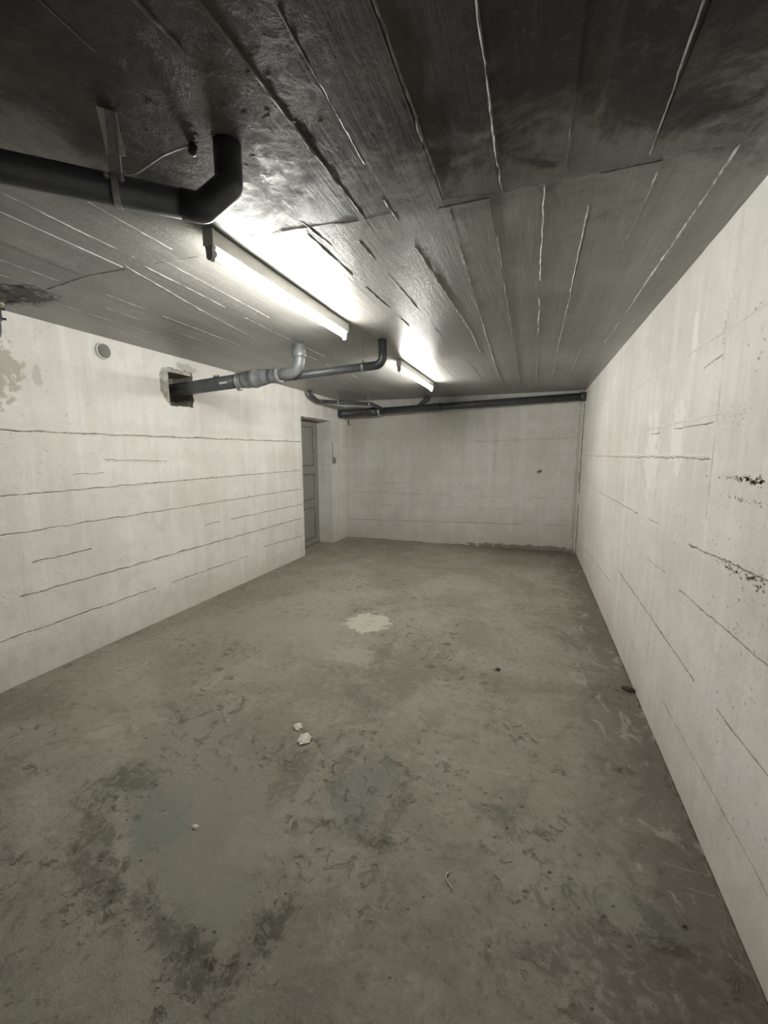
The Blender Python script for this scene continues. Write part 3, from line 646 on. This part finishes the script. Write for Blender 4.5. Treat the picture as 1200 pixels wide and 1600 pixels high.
for k in range(n):
    for s0, s1 in ((0, 0.085),):
        a0 = pi*1.02 + 0.32*(k/n)-0.05; a1 = pi*1.02 + 0.32*((k+1)/n)-0.05
        q = [pt(-2.585+s) + (Vector((0, 1, 0))*math.cos(a) + Z*math.sin(a))*0.0586 for s, a in ((s0, a0), (s1, a0), (s1, a1), (s0, a1))]
        bm.faces.new([bm.verts.new(v) for v in q])
o = obj('sticker', bm, M_STICK, p, True); o['label'] = 'small white sticker'
bm = NB(); lathe(bm, pt(-2.43), axd, [(0, 0.060), (0, 0.066), (0.022, 0.068), (0.024, 0.063), (0.040, 0.063), (0.042, 0.068), (0.062, 0.066), (0.062, 0.059)], 32)
obox(bm, pt(-2.40, -0.076)+Vector((0, -0.02, 0)), (axd, Vector((0, 1, 0)), Z), (0.022, 0.010, 0.010)); obj('hose_clamp', bm, M_ZINC, t, True)
bm = NB(); lathe(bm, pt(-2.37), axd, [(0, 0.058), (0.0, 0.068), (0.03, 0.072), (0.10, 0.072), (0.105, 0.078), (0.135, 0.078), (0.14, 0.070), (0.19, 0.068), (0.29, 0.052), (0.30, 0.045)], 32)
obj('reducer', bm, M_SIL, t, True)
bm = NB(); lathe(bm, pt(-2.105), axd, [(0, 0.050), (0, 0.058), (0.05, 0.061), (0.075, 0.061), (0.08, 0.066), (0.10, 0.066), (0.105, 0.056), (0.106, 0.045)], 32)
obj('coupling', bm, M_SIL, t, True)
XE = -1.818
bm = NB(); sweep(bm, fillet([pt(-2.03), pt(XE), Vector((XE, YW, 2.285))], 0.105, 12), 0.046, 28); obj('elbow', bm, M_SIL, t, True)
bm = NB(); lathe(bm, (XE, YW, 2.252), (0, 0, 1), [(0, 0.046), (0, 0.054), (0.006, 0.056), (0.055, 0.056), (0.062, 0.044), (0.098, 0.044)], 28); obj('collar', bm, M_SIL, t, True)

# ------------------------------------------------------------------ thin black pipe behind it
y2 = 3.145
t = thing('slim_pipe', (-1.135, y2, H), 'slim black pipe running behind the silver elbow to a bend between the two lights', 'pipe')
def z2(x): return 2.106 + (x+2.38)*0.047
bm = NB(); sweep(bm, [(-3.25, y2, z2(-3.25)), (-1.27, y2, z2(-1.27))], 0.0315, 24); obj('pipe', bm, M_PVC3, t, True)
bm = NB(); sweep(bm, fillet([(-1.31, y2, z2(-1.31)), (-1.135, y2, z2(-1.135)), (-1.135, y2, H)], 0.062, 10), 0.0335, 24); obj('elbow', bm, M_PVC, t, True)
t = thing('pipe_hanger', (-1.30, y2, H), 'rod and clip holding the slim black pipe beside its bend between the lights', 'hanger', 'rod hangers on pipes')
def hanger(t, x, y, zc, r, d, along):
    bm = NB(); sweep(bm, [(x, y, zc+r), (x, y, H)], 0.004, 8); obj('rod', bm, M_ZINC if r < 0.03 or True else M_PVC, t, True)
    bm = NB(); lathe(bm, Vector((x, y, zc)) - Vector(along)*0.010, along, [(0, r), (0, r+0.004), (0.02, r+0.004), (0.02, r)], 24)
    obox(bm, (x, y, zc+r+0.008), (Vector((1, 0, 0)), Vector((0, 1, 0)), Z), (0.006, 0.006, 0.008)); obj('clip', bm, M_ZINC, t, True)
    bm = NB(); lathe(bm, (x, y, H-0.006), (0, 0, 1), [(0, 0.014), (0.006, 0.014)], 14); obj('ceiling_plate', bm, M_ZINC, t, True)
hanger(t, -1.30, y2, z2(-1.30), 0.0320, 0, (1, 0, 0.047))

# ------------------------------------------------------------------ pipes along the back wall
A = Vector((-3.066, 6.37, 2.130)); B = Vector((XR-0.001, 6.515, 2.255)); d = (B-A).normalized()
def mp(x): return A + d*((x-A.x)/d.x)
t = thing('soil_pipe', (A.x, A.y, A.z), 'long dark soil pipe running along the top of the end wall from corner to corner', 'pipe')
bm = NB(); sweep(bm, [mp(-2.42), B], 0.053, 28); obj('pipe', bm, M_PVC2, t, True)
bm = NB(); lathe(bm, A, d, [(0, 0.072), (0.10, 0.072), (0.105, 0.063), (0.52, 0.063), (0.53, 0.070), (0.66, 0.070), (0.66, 0.05)], 28); obj('socket', bm, M_PVC2, t, True)
bm = NB(); lathe(bm, mp(-2.39), d, [(0, 0.053), (0, 0.073), (0.035, 0.073), (0.035, 0.053)], 28)
o = obj('clamp_ring', bm, M_ZINC, t, True)
bm = NB(); sweep(bm, fillet([mp(-1.85), mp(-1.72)+Z*0.03, mp(-1.56) + Z*0.16, Vector((mp(-1.56).x, mp(-1.56).y, H))], 0.03), 0.032, 18); obj('branch', bm, M_PVC2, t, True)
for xx in (-1.50, -1.40): 
    bm = NB(); lathe(bm, mp(xx), d, [(0, 0.053), (0, 0.060), (0.04, 0.060), (0.04, 0.053)], 28); obj('joint_ring', bm, M_PVC2, t, True)
bm = NB(); lathe(bm, mp(0.59), d, [(0, 0.053), (0, 0.062), (0.085, 0.062)], 28); obj('wall_sleeve', bm, M_PVC2, t, True)

p0 = Vector((-2.985, 5.255, H)); p1 = Vector((-2.975, 5.30, 2.262)); p2 = Vector((-2.965, 5.53, 2.236)); p3 = Vector((-2.425, 6.10, 2.236)); p4 = mp(-2.27) - Z*0.0
bm = NB(); sweep(bm, [p2 + (p3-p2)*0.02, p3], 0.027, 20); br = obj('side_pipe', bm, M_PVC2, t, True); br['label'] = 'thin pipe curving from the ceiling above the door'
bm = NB(); sweep(bm, fillet([p0, Vector((-2.98, 5.29, 2.29)), p2 - (p3-p2)*0.05, p2 + (p3-p2)*0.06], 0.09), 0.029, 20); obj('elbow', bm, M_PVC2, br, True)
bm = NB(); sweep(bm, fillet([p3 - (p3-p2)*0.06, p3 + (p3-p2).normalized()*0.04, p4], 0.06), 0.030, 20); obj('bend', bm, M_PVC2, br, True)
dn = (p3-p2).normalized()
h1 = p2.lerp(p3, 0.33); h2 = p2.lerp(p3, 0.97)
for hp, lab in ((h1, 'thin rod hanger on the thin side pipe, the one above the door'), (h2, 'thin rod hanger where the thin side pipe meets the end wall pipe')):
    t = thing('pipe_hanger', (hp.x, hp.y, H), lab, 'hanger', 'rod hangers on pipes'); hanger(t, hp.x, hp.y, hp.z, 0.0305, 0, tuple(dn))

# ------------------------------------------------------------------ pipe drop at the left edge of the view
t = thing('down_pipe', (-2.96, 1.555, H), 'black pipe drop with lugged coupling against the left wall, cut by the frame edge', 'pipe')
cx, cy = -2.985, 1.590
bm = NB(); sweep(bm, fillet([(cx, cy, H), (cx, cy, 2.135), (cx, cy-0.6, 2.10)], 0.08, 8), 0.052, 24); obj('pipe', bm, M_PVC, t, True)
bm = NB(); lathe(bm, (cx, cy, 2.255), (0, 0, 1), [(0, 0.052), (0, 0.060), (0.07, 0.060), (0.07, 0.052)], 24); c = obj('coupling', bm, M_PVC, t, True)
for zz in (2.263, 2.317):
    for a in (0.9, 2.6, 4.4, 5.9):
        bm = NB(); v = Vector((math.cos(a), math.sin(a), 0)); obox(bm, Vector((cx, cy, zz)) + v*0.066, (v, Vector((-v.y, v.x, 0)), Z), (0.012, 0.006, 0.006))
        obj('lug', bm, M_PVC, c)
bm = NB(); lathe(bm, (cx, cy, H-0.012), (0, 0, 1), [(0, 0.054), (0, 0.068), (0.004, 0.076), (0.012, 0.080)], 24)
o = obj('sealing_ring', bm, M_FOAM, t, True); o['label'] = 'yellowish foam ring at the ceiling'

# ------------------------------------------------------------------ vent stub and switch on the left wall
t = thing('vent_pipe', (XL, VY, VZ), 'white round vent pipe stub set high in the left wall', 'vent')
bm = NB(); n = 36; rings = []
for s, r in ((-0.15, 0.0565), (0.016, 0.0600), (0.020, 0.0585), (0.020, 0.0515), (0.015, 0.0500), (-0.15, 0.0500)):
    rr = min(r, 0.0565) if s < 0 and r > 0.055 else r
    rings.append([bm.verts.new((XL+s, VY+rr*math.cos(2*pi*k/n), VZ+rr*math.sin(2*pi*k/n))) for k in range(n)])
for i in range(len(rings)-1):
    for k in range(n): bm.faces.new((rings[i][k], rings[i][(k+1) % n], rings[i+1][(k+1) % n], rings[i+1][k]))
bmesh.ops.recalc_face_normals(bm, faces=bm.faces[:]); obj('sleeve', bm, M_WPVC, t, True)
bm = NB(); lathe(bm, (XL-0.14, VY, VZ), (-1, 0, 0), [(0, 0.0495), (0.004, 0.0495)], 32); obj('backing', bm, M_PVC3, t)

t = thing('light_switch', (XL, 6.115, 1.365), 'small grey switch box on the strip of wall right of the door', 'switch')
bm = NB(); box(bm, (XL, 6.078, 1.315), (XL+0.038, 6.152, 1.415), 0, 0.005); obj('switch_box', bm, M_SWITCH, t)
bm = NB(); box(bm, (XL+0.036, 6.095, 1.340), (XL+0.044, 6.135, 1.395), 0, 0.002); obj('rocker', bm, M_SWITCH, t)
bm = NB(); sweep(bm, [(XL+0.008, 6.085, 1.41), (XL+0.008, 6.083, 1.66)], 0.006, 10); obj('cable', bm, M_SWITCH, t, True)

# ------------------------------------------------------------------ litter on the floor
def litter(name, c, r, mat, seed, label, cat, jag=0.45, sub=3, rz=0.0, group=None):
    bm = NB(); rock(bm, (0, 0, 0), r, seed, sub, jag)
    zmin = min(v.co.z for v in bm.verts)
    for v in bm.verts: v.co.z -= zmin
    o = obj(name, bm, mat); o.location = (c[0], c[1], 0.0); o.rotation_euler.z = rz
    return tag(o, label, cat, group)
litter('mortar_chip', (-1.056, 1.700), (0.034, 0.040, 0.012), M_CHIP, 4, 'larger white mortar chip on the middle of the floor', 'rubble', 0.35)
litter('mortar_chip', (-1.141, 1.773), (0.026, 0.024, 0.010), M_CHIP, 9, 'smaller white mortar chip just behind the larger one', 'rubble', 0.35)
litter('mortar_chip', (-1.205, 1.109), (0.014, 0.010, 0.006), M_CHIP, 14, 'tiny white mortar chip on the smooth grey floor patch at left', 'rubble', 0.35)
litter('mortar_chip', (0.487, 0.700), (0.013, 0.017, 0.006), M_CHIP, 21, 'tiny pale mortar chip in the lower right corner near the wall', 'rubble', 0.35)
litter('stone', (0.628, 2.775), (0.036, 0.020, 0.014), M_DARK, 30, 'oval dark brown stone lying against the foot of the right wall', 'stone', 0.3, 3, -0.4)
litter('stone', (-0.161, 2.753), (0.018, 0.018, 0.010), M_DARK, 35, 'small dark pebble out on the open floor', 'stone', 0.3)
t = thing('scrap_strip', (-0.205, 1.236, 0), 'small pale curled scrap on the near floor', 'scrap')
bm = NB(); sweep(bm, [(-0.212, 1.270, 0.004), (-0.222, 1.258, 0.006), (-0.222, 1.244, 0.005), (-0.212, 1.232, 0.004), (-0.199, 1.222, 0.004), (-0.192, 1.208, 0.003)], [0.002, 0.0032, 0.0032, 0.0022, 0.003, 0.002], 8)
obj('strip', bm, M_PALE, t, True)
